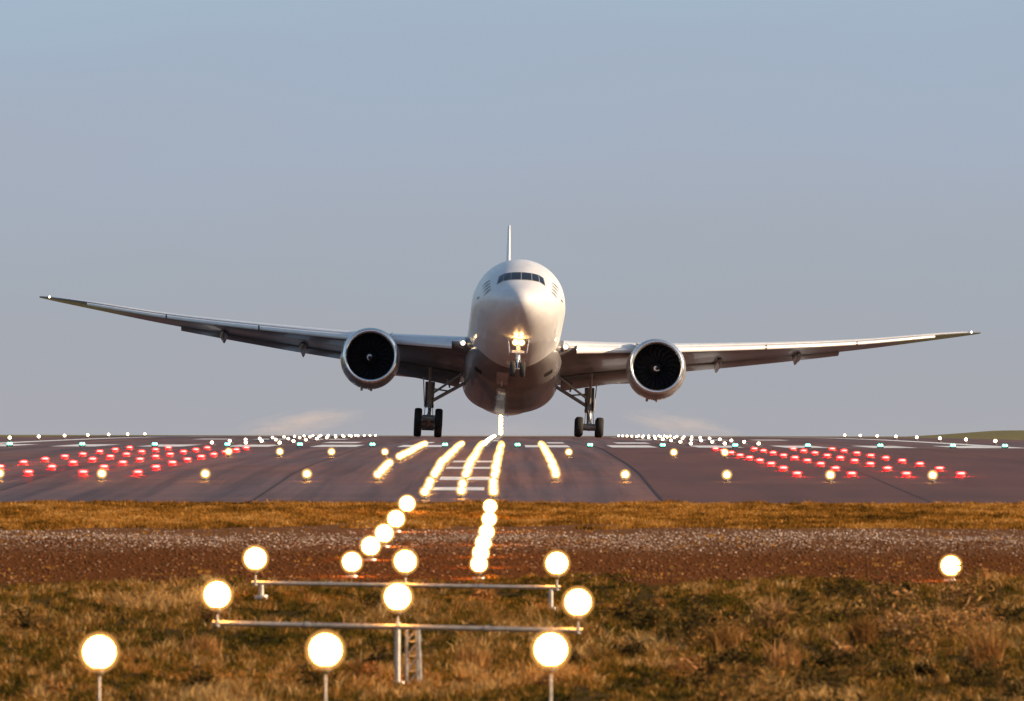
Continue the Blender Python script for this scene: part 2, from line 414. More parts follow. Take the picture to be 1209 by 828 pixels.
for s in (-1, 1):
    w = MB(); lats = [2.4+.5*i for i in range(55)] + [29.5, 29.9, 30.4, 30.9, 31.4, 31.9, 32.3, 32.64]
    w.loft([wing_ring(s, x) for x in lats])
    wing = w.build('wing', WING, plane, angle=50)
    # drooped slats standing off the leading edge
    for (x0, x1) in ((4.2, 8.9), (10.5, 17.2), (17.3, 23.6), (23.7, 29.2)):
        m_ = MB(); rg = []
        for i in range(17):
            x = x0+(x1-x0)*i/16; ly, ty, lz, th, inc = sect(x); ch = ty-ly; sl = .9+.05*ch
            k = sl/ch*.62
            ring = []
            for u in (.16, .11, .07, .04, .018, .005, 0): ring.append(wpt(x, u*k/.16, 1, .02))
            for u in (.003, .009, .018): ring.append(wpt(x, u*k/.16, -1, .02))
            inner = [(ring[-1][0], ring[-1][1]+.05, ring[-1][2]+.10), (x, ring[6][1]+.28, ring[6][2]+.02), (ring[0][0], ring[0][1]-.03, ring[0][2]-.05)]
            ring = ring+inner
            dy, dz = -.24-.012*ch, -.12-.008*ch
            rg.append([P(s*a, b_+dy, c_+dz) for a, b_, c_ in ring])
        m_.loft(rg); m_.build('slat', SLAT, wing, angle=40)
    m_ = MB(); rg = []
    for i in range(60):
        x = 3.3+(31.6-3.3)*i/59
        rg.append([P(s*a, b_-(.012 if u < .02 else 0), c_) for u, (a, b_, c_) in [(u, wpt(x, u, 1, .014)) for u in (.085, .07, .055, .04, .028, .016, .007, .002)]])
    m_.loft(rg, closed=False); m_.build('leading_edge', SLAT, wing, angle=60)
    # flaps
    for (x0, x1, de) in ((3.45, 9.0, 13), (10.9, 22.7, 8)):
        m_ = MB(); rg = []
        for i in range(13):
            x = x0+(x1-x0)*i/12; ly, ty, lz, th, inc = sect(x); ch = ty-ly; fc = .19*ch+.35
            hy, hz = wpt(x, .86, -1)[1], wpt(x, .86, -1)[2]+(-.03 if x < 9.5 else .06)
            ring = []; dr = math.radians(de)
            for u in [1, .75, .5, .3, .14, .04, 0]: ring.append((u*fc, .12*fc*airf(u)))
            for u in [.04, .14, .3, .5, .75]: ring.append((u*fc, -.12*fc*airf(u)))
            rg.append([P(s*x, hy+a*math.cos(dr)+b_*math.sin(dr), hz-a*math.sin(dr)+b_*math.cos(dr)) for a, b_ in ring])
        m_.loft(rg); m_.build('flap', WING, wing, angle=45)
    # flap track fairings (canoes)
    for x in (14.2, 19.7):
        m_ = MB(); rg = []; ly, ty, lz, th, inc = sect(x); ch = ty-ly
        y0 = ly+.50*ch; ln = .60*ch+.7; sx = 1.0 if x < 10 else .85
        for i in range(19):
            t = i/18; y = y0+ln*t; u = min(1, (y-ly)/ch); zb = wpt(x, u, -1)[2] - max(0, (y-ty))*.16
            r = math.sin(PI*min(1, max(0, t))**.8)**.7 if 0 < t < 1 else .02
            rg.append([P(s*(x+.33*sx*r*math.cos(2*PI*k/16)), y, zb-.30*sx+.12+.46*sx*r*math.sin(2*PI*k/16)-.06*t*t) for k in range(16)])
        m_.loft(rg); m_.build('flap_fairing', WING, wing, angle=60)
    # wing tip and wing root lamps
    g = MB(); p = wpt(31.9, .02, 1); g.ball(P(s*p[0], p[1]-.02, p[2]), .07, 12); g.build('position_light', EM_WHITE, wing)
    g = MB(); p = wpt(3.35, .0, 1); g.lathe([(-.06, .05), (-.05, .2), (0, .24), (.3, .26)], 'y', P(s*(p[0]+.10), p[1]-.16, p[2]+.02), 20); hl = g.build('root_lamp_housing', LIP, wing)
    g = MB(); g.ball(P(s*(p[0]+.10), p[1]-.20, p[2]+.02), .13, 16); g.build('landing_light', EM_LAND if s < 0 else EM_LAND, wing)

# engines
def engine(s):
    ex, ey, ez = s*engine_lat, 24.6, -2.12
    root = MB(); c = P(ex, ey, ez)
    # outer cowl
    prof = [(.22, 1.86), (.45, 1.925), (.9, 1.985), (1.5, 2.01), (2.3, 2.0), (3.2, 1.94), (4.1, 1.82), (5.0, 1.66), (5.6, 1.54), (5.62, 1.48), (4.6, 1.45)]
    root.lathe(prof, 'y', c, 64)
    e = root.build('engine', COWL, plane, angle=50)
    g = MB(); g.lathe([(.24, 1.864), (.12, 1.835), (.03, 1.78), (0, 1.71), (.03, 1.64), (.12, 1.59), (.28, 1.56)], 'y', c, 64); g.build('intake_lip', LIP, e, angle=60)
    g = MB(); g.lathe([(.28, 1.56), (.6, 1.58), (1.0, 1.61), (1.55, 1.63)], 'y', c, 64); g.build('intake_duct', DUCT, e)
    g = MB(); g.lathe([(1.5, 1.63), (1.5, .02)], 'y', (c[0], c[1]+.25, c[2]), 48)
    nb_ = 22
    for k in range(nb_):
        rg = []
        for i in range(7):
            t = i/6; r = .5+(1.6-.5)*t; tw = math.radians(28+34*t); sw = .10*math.sin(t*PI)-.18*t*t
            a = 2*PI*k/nb_+sw; cw = .30+.06*math.sin(t*PI); ring = []
            for (u, th) in ((-1, 0), (0, .02), (1, 0), (0, -.02)):
                dt = u*cw*.62*math.sin(tw)+th*math.cos(tw); dy = u*cw*.62*math.cos(tw)-th*math.sin(tw)
                aa = a+dt/r; ring.append((c[0]+r*math.cos(aa), c[1]+1.32+dy, c[2]+r*math.sin(aa)))
            rg.append(ring)
        g.loft(rg)
    g.build('fan', FAN, e)
    g = MB(); pr = [(.62, .012), (.66, .09), (.75, .19), (.9, .31), (1.08, .42), (1.3, .51)]
    g.lathe(pr, 'y', c, 40)
    V = []; nn = 26                                   # white comma painted on the spinner
    for i in range(nn+1):
        t = i/nn; a = (0.3 if s < 0 else 1.6)+4.2*t; r0 = .05+.19*t; wd = .055*math.sin(PI*min(1, t*.9+.1))+.008
        for rr in (r0-wd, r0+wd):
            rr = max(.02, rr); yy = pchip([p_[1] for p_ in pr], [p_[0] for p_ in pr], rr)
            V.append((c[0]+rr*math.cos(a), c[1]+yy-.012, c[2]+rr*math.sin(a)))
    g.add(V, [(2*i, 2*i+1, 2*i+3, 2*i+2) for i in range(nn)], 1)
    g.build('spinner', [SPIN, MARKW], e, angle=60)
    g = MB(); g.lathe([(4.4, 1.2), (5.6, 1.12), (6.6, .92), (7.3, .74), (7.3, .66), (6.2, .7)], 'y', c, 40); g.lathe([(6.4, .55), (7.4, .42), (8.4, .05)], 'y', c, 32); g.build('exhaust_nozzle', EXH, e)
    # pylon from the cowl up to the wing
    g = MB(); rg = []
    for (y, z0, z1, w_) in ((1.6, 1.86, 2.0, .10), (3.0, 1.85, 2.18, .22), (4.4, 1.6, 2.2, .28), (6.2, 1.0, 1.9, .28), (8.2, .6, 1.5, .2), (10.4, .75, 1.2, .05)):
        rg.append([(c[0]-w_, c[1]+y, c[2]+z0), (c[0]+w_, c[1]+y, c[2]+z0), (c[0]+w_, c[1]+y, c[2]+z1-.06), (c[0]+w_*.4, c[1]+y, c[2]+z1), (c[0]-w_*.4, c[1]+y, c[2]+z1), (c[0]-w_, c[1]+y, c[2]+z1-.06)])
    g.loft(rg); g.build('pylon', COWL, e, angle=40)
    for k, ang in ((0, 52), (1, 128)):               # chines
        a = math.radians(ang); u = Vector((math.cos(a), 0, math.sin(a))); cc_ = Vector(c); sd = Vector((-u.z, 0, u.x))*.015
        if (ang < 90) != (s < 0): continue
        rg = []
        for (y, r) in ((1.3, 2.0), (1.9, 2.34), (2.7, 2.36)): rg.append([cc_+u*1.97+sd+Vector((0, y, 0)), cc_+u*r+sd*.3+Vector((0, y, 0)), cc_+u*1.97-sd+Vector((0, y, 0))])
        g = MB(); g.loft(rg); g.build('nacelle_chine', COWL, e)
    for (y, x) in ((2.1, 0), (2.9, .14), (3.4, -.5)):     # drain masts and latches under the cowl
        g = MB(); g.box((c[0]+x, c[1]+y, c[2]-math.sqrt(2.0**2-x*x)+.02), (.08, .16, .09)); g.build('drain_mast', GEARM, e)
for s in (-1, 1): engine(s)

# tail
g = MB(); rg = []
for i in range(15):
    t = i/14; z = 2.3+(12.6-2.3)*t; y0 = 57.6+(69.2-57.6)*t; ch = 10.2+(3.6-10.2)*t; th = .62*(1-t)+.2*t
    up = [(th*airf(u), y0+u*ch, z) for u in US]; dn = [(-th*airf(u), y0+u*ch, z) for u in reversed(US[:-1])]
    rg.append([P(*p) for p in up+dn])
g.loft(rg); fin = g.build('tail_fin', WHITE, plane, angle=50)
for s in (-1, 1):
    g = MB(); rg = []
    for i in range(11):
        t = i/10; x = .9+(10.7-.9)*t; y0 = 63.0+(70.6-63.)*t; ch = 6.6+(2.3-6.6)*t; th = .62*(1-t)+.18*t; z = 1.0+x*.10
        up = [(s*x, y0+u*ch, z+th*airf(u)) for u in US]; dn = [(s*x, y0+u*ch, z-th*airf(u)) for u in reversed(US[:-1])]
        rg.append([P(*p) for p in up+dn])
    g.loft(rg); g.build('tailplane', WING, plane, angle=50)

# landing gear
def wheel(parent, c, r, w):
    t = MB(); t.lathe([(-w*.30, r*.55), (-w*.5, r*.66), (-w*.5, r*.84), (-w*.38, r*.96), (-w*.14, r), (w*.14, r), (w*.38, r*.96), (w*.5, r*.84), (w*.5, r*.66), (w*.30, r*.55)], 'x', c, 32)
    o = t.build('wheel', TYRE, parent, angle=50)
    h = MB(); h.lathe([(-w*.30, r*.56), (-w*.22, r*.4), (-w*.34, r*.18), (-w*.34, .01)], 'x', c, 24); h.lathe([(w*.30, r*.56), (w*.22, r*.4), (w*.34, r*.18), (w*.34, .01)], 'x', c, 24)
    h.build('wheel_hub', HUB, o, angle=40)
for s in (-1, 1):
    gx = s*5.49; zc = .198*s                            # contact height in local axes (the rolled aeroplane stands on both trucks)
    tilt = math.radians(-6.05+ (13.0 if s < 0 else 1.5))        # truck pitch in local axes, positive lifts the front
    ax = zc+.66+1.47*abs(math.sin(tilt+math.radians(6.05))) - .01
    piv = Vector((gx, 0, ax))
    root = MB(); top = Vector((gx-s*.05, .15, OZ-2.35))
    mid = piv+(top-piv)*.40
    root.tube(mid, top, .30, .34, 20); root.tube(mid-(top-piv)*.02, mid+(top-piv)*.05, .33, .33, 20)
    gear = root.build('main_gear', GEARM, plane)
    g = MB(); g.tube(piv, mid+(top-piv)*.02, .17, .17, 18); g.build('oleo', CHROME, gear)
    g = MB(); fwd = Vector((0, -math.cos(tilt), math.sin(tilt)))
    g.tube(piv+fwd*1.62, piv-fwd*1.62, .15, .15, 14)
    for k in (-1, 0, 1): g.tube(piv+fwd*1.47*k-Vector((.72, 0, 0)), piv+fwd*1.47*k+Vector((.72, 0, 0)), .09, .09, 12); g.tube(piv+fwd*1.47*k-Vector((.42, 0, 0)), piv+fwd*1.47*k+Vector((.42, 0, 0)), .20, .20, 14)
    g.ball(piv, .26, 14); g.build('truck_beam', GEARM, gear)
    for k in (-1, 0, 1):
        for q in (-1, 1): wheel(gear, piv+fwd*1.47*k+Vector((q*.70, 0, 0)), .66, .52)
    g = MB(); a = mid+Vector((0, -.3, .1)); b_ = piv+Vector((0, -.28, .25)); kx = (a+b_)/2+Vector((0, -.62, 0))
    for d_ in (-.12, .12): g.tube(a+Vector((d_, 0, 0)), kx, .05, .04, 8); g.tube(b_+Vector((d_, 0, 0)), kx, .05, .04, 8)
    g.build('torque_link', GEARM, gear)
    g = MB(); lo = mid+(top-piv)*.10
    g.tube(lo, Vector((s*2.75, -.3, OZ-2.15)), .12, .12, 12); g.tube(lo+Vector((0, .1, .5)), Vector((s*3.3, -1.9, OZ-1.9)), .08, .08, 10)
    jp = lo+(Vector((s*2.75, -.3, OZ-2.15))-lo)*.5
    g.tube(jp, mid+(top-piv)*.45, .055, .055, 8); g.tube(jp+Vector((0, 0, .25)), Vector((s*4.3, 0, OZ-2.0)), .06, .06, 8)
    g.build('side_brace', GEARM, gear)
    g = MB(); g.tube(mid+(top-piv)*.08, Vector((gx, -2.6, OZ-1.6)), .09, .09, 12); g.build('drag_brace', GEARM, gear)
    g = MB(); g.box((gx+s*.36, .1, (mid.z+top.z)/2+.15), (.035, .55, .95), Matrix.Rotation(s*math.radians(4), 3, 'Y')); g.build('gear_door', WHITE, gear)
    g = MB()
    for q in (-.2, .2): g.tube(mid+Vector((q, -.22, .6)), piv+Vector((q*1.6, -.35, .12)), .022, .022, 6)
    g.build('hydraulic_hose', TYRE, gear)
nx, ny = .0, 5.9
root = MB(); root.tube(P(nx, ny, -2.5), P(nx, ny-.15, -4.15), .15, .14, 16); root.tube(P(nx, ny-.1, -3.55), P(nx, ny-.12, -3.75), .22, .22, 16)
ng = root.build('nose_gear', WHITE, plane)
g = MB(); g.tube(P(nx, ny-.15, -4.1), P(nx, ny-.17, -4.75), .085, .085, 14); g.build('oleo', CHROME, ng)
g = MB(); g.tube(P(nx-.36, ny-.17, -4.75), P(nx+.36, ny-.17, -4.75), .07, .07, 12); g.build('axle', GEARM, ng)
for q in (-1, 1): wheel(ng, Vector(P(q*.32, ny-.17, -4.75)), .52, .36)
g = MB(); g.tube(P(nx, ny-.1, -3.7), P(nx, ny+2.0, -2.8), .06, .06, 10); g.build('drag_brace', GEARM, ng)
for q in (-1, 1):
    g = MB(); g.box(P(q*.62, ny+.5, -3.25), (.025, 1.0, .45), Matrix.Rotation(q*math.radians(8), 3, 'Y')); g.build('gear_door', WHITE, ng)
    g = MB(); g.lathe([(-.05, .02), (-.04, .13), (0, .16), (.14, .12), (.18, .02)], 'y', P(q*.20, ny-.34, -3.02), 20); lh = g.build('lamp_housing', GEARM, ng)
    g = MB(); g.ball(P(q*.20, ny-.42, -3.02), .16, 16); ll = g.build('landing_light', EM_NOSE, ng)
    g = MB(); g.ball(P(q*.20, ny-.42, -3.02), .20, 16); g.ball(P(q*.20, ny-.42, -3.02), .26, 16); g.build('glow_shell', GLOW_WARM, ll)  # two added shells for the glow round the nose lamp
g = MB(); g.box(P(nx, ny-.22, -3.62), (.42, .06, .09)); g.build('light_bracket', WHITE, ng)

# ------------------------------------------------------------------ runway and approach lights
def make_fixture(name, label, cat, em, body, kind='inset'):
    r = empty(name, (0, 0, 0), label, cat)
    g = MB()
    if kind == 'inset':
        g.lathe([(0, .13), (.02, .13), (.05, .09), (.07, .08), (.075, .02)], 'z', n=18)
        g.build('housing', body, r)
        l = MB(); l.ball((0, 0, .10), .105, 14, .30); l.build('lens', em, r)
        l = MB(); l.ball((0, 0, .10), .165, 14, .30); l.build('glow_shell', GLOW_RED, r)  # flat added shell giving the lens its red halo
    elif kind == 'elevated':
        g.lathe([(0, .11), (.02, .11), (.03, .035), (.07, .03), (.08, .07), (.11, .075), (.12, .02)], 'z', n=16)
        g.build('housing', body, r)
        l = MB(); l.ball((0, 0, .19), .078, 14, 1.0); l.build('lens', em, r)
        if em == EM_WARM: l = MB(); l.ball((0, 0, .19), .11, 14); l.ball((0, 0, .19), .145, 14); l.build('glow_shell', GLOW_WARM, r)  # added shells put a warm halo round the lens
    else:                                              # a short bar with several lenses
        k = {'double': 2, 'triple': 3}[kind]; w = .105
        g.box((0, 0, .055), (w*k*.5+.03, .09, .025), bev=.008)
        for q in (-1, 1): g.tube((q*w*k*.4, 0, -.01), (q*w*k*.4, 0, .04), .02, .02, 8)
        g.build('housing', body, r)
        for q in range(k):
            l = MB(); l.ball(((q-(k-1)/2)*w, 0, .13), .058, 12, 1.05); l.build('lens', em, r)
    return r
def place(first, used, x, d, label, group, dz=.03, gz=None):
    o = first if not used[0] else copy_tree(first); used[0] = True
    o.location = (x, d, (Gd(d) if gz is None else gz)+dz); o['label'] = label; o['group'] = group
    return o
SIDE = {-1: 'left', 1: 'right'}
# red side rows
red = make_fixture('red_runway_light', 'red light', 'runway light', EM_RED, DARKM); u = [False]
for k in range(9):
    d = 296.5+15*k
    for s in (-1, 1):
        for j in range(4):
            x = CX+s*(9.05+1.5*j)
            if abs(x) > .0476*d+.6: continue
            place(red, u, x, d, f'red inset light, {ORD[k+1]} row from the grass, {ORD[j+1]} out from centreline, {SIDE[s]} bank', 'red side row lights before the threshold')
# white lines of close-set lights on the pavement
colw = make_fixture('approach_light', 'white light', 'approach light', EM_WARM, DARKM, 'elevated'); u = [False]
COLS = [('outer left line', -2.33), ('inner left line', -.84), ('middle line', 0.), ('inner right line', .77), ('outer right line', 2.38)]
import itertools
for ci, (nm, off) in enumerate(COLS):
    dd = [287+6.9*k for k in range(23)]
    if ci in (1, 3): dd = [256.5, 265, 274.] + dd
    if ci == 2: dd = [258., 270.] + dd
    if ci == 0: dd = [x for i, x in enumerate(dd) if i not in (5, 6, 7)]
    for k, d in enumerate(dd):
        nth = ORD[k+1]
        place(colw, u, CX+off+random.uniform(-.025, .025), d+random.uniform(-.6, .6), f'warm white approach light, {nth} from the grass edge in the {nm}', 'close set approach lights leading to the threshold')
# crossbars
cw = make_fixture('crossbar_light', 'white light', 'approach light', EM_WARM, DARKM, 'elevated'); u = [False]
for s in (-1, 1):
    for k, off in enumerate((4.23, 6.93, 9.68, 12.4)):
        place(cw, u, CX+s*off, 287, f'warm white light of the nearer crossbar on asphalt, {ORD[k+1]} out on the {SIDE[s]}', 'nearer crossbar lights')
    for k, off in enumerate((3.15, 4.98, 6.75, 8.5)):
        if s > 0 and k == 1: continue
        place(cw, u, CX+s*off, 370, f'warm white light of the farther crossbar on asphalt, {ORD[k+1]} out on the {SIDE[s]}', 'farther crossbar lights')
# green threshold row
gr = make_fixture('threshold_light', 'green light', 'runway light', EM_GREEN, DARKM, 'double'); u = [False]
for k in range(15):
    x = -20.85+3.0*k
    if k == 14: x = 20.3
    place(gr, u, x, 446.5, f'green threshold light before the white stripes, {ORD[k+1]} from the left end', 'green threshold lights')
# touchdown zone rows
tz = MB(); tz.lathe([(0, .2), (.02, .2), (.05, .12)], 'z', n=12, mi=0); tz.ball((0, 0, .11), .075, 12, .9, mi=1)
t0 = tz.build('touchdown_light', [DARKM, EM_WHITE]); tag(t0, 'x', 'runway light'); u = [False]
for k in range(12):
    d = 478+30*k
    for s in (-1, 1):
        for j in range(3):
            place(t0, u, CX+s*(9.1+1.5*j), d, f'white touchdown light behind the stripes, {ORD[k+1]} row away, {["inner","middle","outer"][j]} of three, {SIDE[s]} side', 'touchdown zone lights')
# runway edge lights
ed = make_fixture('edge_light', 'x', 'runway light', EM_WHITE, DARKM, 'elevated'); u = [False]
for s in (-1, 1):
    for k in range(8):
        d = 492+32*k
        place(ed, u, CX+s*23.2, d, f'white runway edge light beside the {SIDE[s]} edge line, {ORD[k+1]} one away', 'runway edge lights', dz=.05, gz=Gd(d))
# far centreline lights, then lamp masts added to draw the bright streak
cl_ = MB(); cl_.lathe([(0, .2), (.02, .2), (.05, .12)], 'z', n=12, mi=0); cl_.ball((0, 0, .12), .10, 12, .9, mi=1)
c0 = cl_.build('centreline_light', [DARKM, EM_WHITE]); tag(c0, 'x', 'runway light'); u = [False]
for k in range(12):
    place(c0, u, CX, 462+22*k, f'white centreline light behind the threshold, {ORD[k+1]} one away along the runway', 'runway centreline lights')
mast = empty('streak_mast', (0, 0, 0), 'x', 'added light mast')
for k in range(9):
    d = 1440+28*k; h = .5+.33*k; z = Gd(d)
    m_ = empty('streak_mast', (-1.75-.035*k, d, z), f'added streak lamp mast past the runway end, {ORD[k+1]} lowest under the airliner belly', 'added light mast', 'added masts whose lamps merge into the bright streak')
    g = MB(); g.tube((0, 0, 0), (0, 0, h-.28), .06, .05, 8); g.build('streak_mast_pole', POLE, m_)
    g = MB(); g.ball((0, 0, h), .24, 14); g.build('lamp', EM_WARM, m_)  # lamp of the added streak mast
bpy.data.objects.remove(mast)

# ------------------------------------------------------------------ foreground lamps on posts
def px(x, y, d): s = F/d; return ((x-XV)/s, d, (YH-y)/s+CAM_H)
GR = .187  # globe radius follows the bloom of the lamp, not a bulb
def globe(parent, c, r=GR):
    g = MB(); g.lathe([(-r-.055, .03), (-r-.05, .05), (-r+.015, .06), (-r+.035, .055)], 'z', c, 16); lh = g.build('lamp', DARKM, parent)
    g = MB(); g.ball(c, r*.92, 28); g.build('globe', EM_GLOBE, lh)
    g = MB(); g.ball(c, r*1.07, 28); g.ball(c, r*1.20, 28); g.build('glow_shell', GLOW, lh)  # nested shells added as the soft glow outside the globe
def light_bar(name, label, lamps, d, drop, legs, lattice=None):
    pts = [px(x, y, d) for x, y in lamps]
    o = Vector((pts[len(pts)//2][0], d, G(pts[len(pts)//2][0], d)))
    r = empty(name, o, label, 'light bar')
    loc = [Vector(p)-o for p in pts]
    g = MB(); a, b_ = loc[0]-Vector((0, 0, drop)), loc[-1]-Vector((0, 0, drop))
    g.tube(a-Vector((.06, 0, 0)), b_+Vector((.06, 0, 0)), .036, .036, 12)
    for k in range(1, 4): q = a.lerp(b_, k/4); g.tube(q-Vector((.035, 0, 0)), q+Vector((.035, 0, 0)), .046, .046, 12)
    g.build('beam', POLE, r)
    for p in loc:
        g = MB(); g.tube(p-Vector((0, 0, drop)), p-Vector((0, 0, GR+.08)), .015, .015, 10); g.tube(p-Vector((0, 0, drop+.04)), p-Vector((0, 0, drop-.04)), .04, .04, 10); g.build('lamp_post', POLE, r)
        globe(r, p)
    for t in legs:
        q = a.lerp(b_, t); zg = G(q.x+o.x, d)-o.z
        g = MB(); g.tube((q.x, q.y, zg-.1), (q.x, q.y, q.z-.03), .04, .04, 10); g.tube((q.x, q.y, zg-.02), (q.x, q.y, zg+.06), .13, .12, 12); g.build('leg', POLE, r)
    if lattice is not None:
        q = a.lerp(b_, lattice); zg = G(q.x+o.x, d)-o.z; g = MB()
        W = .085
        for (dx, dy) in ((0, .22), (.16, .22), (.20, -.02)):
            g.tube((q.x+dx, q.y+dy, zg-.1), (q.x+dx*.8, q.y+dy, q.z-.04), .022, .022, 8)
        n = 4
        for i in range(n):
            z0, z1 = zg+(q.z-zg)*i/n, zg+(q.z-zg)*(i+1)/n
            g.tube((q.x, q.y+.22, z0), (q.x+.16, q.y+.22, z1), .012, .012, 6); g.tube((q.x+.16, q.y+.22, z1), (q.x+.2, q.y-.02, z0), .012, .012, 6)
            g.tube((q.x, q.y+.22, z1), (q.x+.16, q.y+.22, z1), .012, .012, 6)
        g.build('lattice', POLE, r)
    return r
light_bar('light_bar', 'steel light bar on thin legs standing just before the bare dirt, three lamps lit', [(302, 660), (479, 663), (658, 665)], 176.5, .40, (.02, .98))
light_bar('light_bar', 'steel light bar on a central lattice trestle in the grass, three lamps lit', [(257, 703), (470, 705), (683, 711)], 146.5, .385, (.5,), lattice=.525)
light_bar('light_bar', 'lowest nearest light bar with three large glowing lamps at the photo bottom', [(118, 771), (385, 768), (651, 767)], 116.5, .70, (.02, .5, .98))
def ground_lamp(x, y, label, group=None, k=.95):
    # find the spot where a lamp .42 m above the ground shows at this height
    best = None
    for i in range(1200):
        d = 150+i*.1; X = (x-XV)*d/F; e = abs((YH-y)*d/F+CAM_H-(G(X, d)+.27))
        if best is None or e < best[0]: best = (e, d, X)
    _, d, X = best; z = G(X, d)
    r = empty('approach_lamp', (X, d, z), label, 'approach lamp', group)
    h = .27
    g = MB(); g.tube((0, 0, -.05), (0, 0, h-GR-.07), .03, .03, 10); g.tube((0, 0, -.02), (0, 0, .03), .12, .11, 14); g.build('lamp_post', POLE, r)
    globe(r, Vector((0, 0, h)), GR*k)
for k, (x, y) in enumerate(((416, 664), (438, 645), (454, 630), (468, 613), (481, 595))):
    ground_lamp(x, y, f'glowing lamp on short post, {ORD[k+1]} nearest in the left slanting line across the dirt', 'left line of lamps across the dirt')
for k, (x, y) in enumerate(((566, 666), (568, 653), (571, 641), (575, 628), (578, 613), (579, 598))):
    ground_lamp(x, y, f'glowing lamp on short post, {ORD[k+1]} nearest in the upright right line across the dirt', 'right line of lamps across the dirt', .80)
ground_lamp(1123, 667, 'solitary glowing lamp on a short post at the right edge of the dirt')

# ------------------------------------------------------------------ grass, stones, weeds
def vnoise(x, y, seed):
    r = np.random.default_rng(seed); T = r.random((64, 64))
    xi, yi = np.floor(x).astype(int), np.floor(y).astype(int); fx, fy = x-xi, y-yi
    fx, fy = fx*fx*(3-2*fx), fy*fy*(3-2*fy)
    g = lambda a, b_: T[a % 64, b_ % 64]
    return (g(xi, yi)*(1-fx)+g(xi+1, yi)*fx)*(1-fy)+(g(xi, yi+1)*(1-fx)+g(xi+1, yi+1)*fx)*fy
def Garr(x, d):
    t = np.array([Gd(v) for v in np.arange(90, 261, .5)])
    z = np.interp(d, np.arange(90, 261, .5), t)
    k = np.clip((248-d)/12, 0, 1); k = k*k*(3-2*k); k2 = np.clip((d-180)/16, 0, 1); k = k*(1-.8*k2*k2*(3-2*k2))
    return z+k*(.05*np.sin(.9*x+.13*d)+.04*np.sin(1.7*x-.31*d+1)+.05*np.sin(.35*x+.22*d+2))
def blades(name, x, d, h, wd, lean, tint, per, spread, m, parent=None, z=None):
    n = len(x); X = np.repeat(x, per); D = np.repeat(d, per); H = np.repeat(h, per); Tn = np.repeat(tint, per); LN = np.repeat(lean, per); M = n*per
    X = X+rng.normal(0, 1, M)*spread; D = D+rng.normal(0, 1, M)*spread*1.3
    H = H*rng.uniform(.45, 1.15, M); az = rng.uniform(0, 2*PI, M); ln = LN*rng.uniform(.3, 1.5, M)
    Z = (Garr(X, D) if z is None else np.full(M, z))-.01
    ux, uy = np.cos(az), np.sin(az); fa = rng.uniform(-.7, .7, M); px_, py_ = np.cos(fa), np.sin(fa)
    w = wd*rng.uniform(.6, 1.5, M)
    V = np.empty((M, 5, 3), np.float32)
    base = np.stack([X, D, Z], 1); side = np.stack([px_*w, py_*w, np.zeros(M)], 1)
    mid = base+np.stack([ux*ln*H*.35, uy*ln*H*.35, H*.6], 1); tip = base+np.stack([ux*ln*H*1.05, uy*ln*H*1.05, H*(1-.25*ln)], 1)
    V[:, 0] = base-side; V[:, 1] = base+side; V[:, 2] = mid+side*.75; V[:, 3] = mid-side*.75; V[:, 4] = tip
    me = bpy.data.meshes.new(name); me.vertices.add(M*5); me.vertices.foreach_set('co', V.ravel())
    o5 = (np.arange(M)*5)[:, None]
    loops = np.concatenate([o5+np.array([[0, 1, 2, 3]]), o5+np.array([[3, 2, 4]])], 1).astype(np.int32)
    me.loops.add(M*7); me.loops.foreach_set('vertex_index', loops.ravel())
    st = (np.arange(M)*7)[:, None]+np.array([[0, 4]]); me.polygons.add(M*2); me.polygons.foreach_set('loop_start', st.ravel().astype(np.int32))
    me.polygons.foreach_set('loop_total', np.tile(np.array([4, 3], np.int32), M))
    me.update(calc_edges=True)
    at = me.attributes.new('tint', 'FLOAT', 'POINT'); tv = np.clip(np.repeat(Tn+rng.normal(0, .09, M), 5), 0, 1).astype(np.float32); at.data.foreach_set('value', tv)
    me.materials.append(m); o = bpy.data.objects.new(name, me); col.objects.link(o)
    if parent: o.parent = parent
    return o
def grass_mat(name, stops):
    m = mat(name, (.1, .1, .05), .8, spec=.05); b_ = m.node_tree.nodes['Principled BSDF']
    a = N(m, 'ShaderNodeAttribute', attribute_name='tint')
    r = ramp(m, a.outputs['Fac'], stops); L(m, r.outputs[0], b_.inputs['Base Color'])
    t = N(m, 'ShaderNodeBsdfTranslucent'); L(m, r.outputs[0], t.inputs[0]); mx = N(m, 'ShaderNodeMixShader'); mx.inputs[0].default_value = .3
    out = m.node_tree.nodes['Material Output']; L(m, b_.outputs[0], mx.inputs[1]); L(m, t.outputs[0], mx.inputs[2]); L(m, mx.outputs[0], out.inputs[0])
    return m
GM = grass_mat('meadow_grass', [(0, (.026, .022, .005)), (.25, (.080, .062, .008)), (.45, (.165, .094, .013)), (.62, (.25, .124, .022)), (.8, (.37, .165, .042)), (1, (.56, .34, .12))])
GS = grass_mat('dry_short_grass', [(0, (.06, .034, .006)), (.3, (.24, .105, .015)), (.65, (.48, .21, .036)), (1, (.66, .36, .10))])
GW = grass_mat('dry_weed', [(0, (.12, .06, .016)), (.4, (.32, .15, .040)), (.75, (.52, .26, .085)), (1, (.62, .38, .17))])

def scatter(n, d0, d1, ext=6.0):
    n = int(n*1.5)
    d = np.sqrt(rng.uniform(d0**2, d1**2, n)); x = rng.uniform(-1, 1, n)*(.0476*d+ext); return x, d
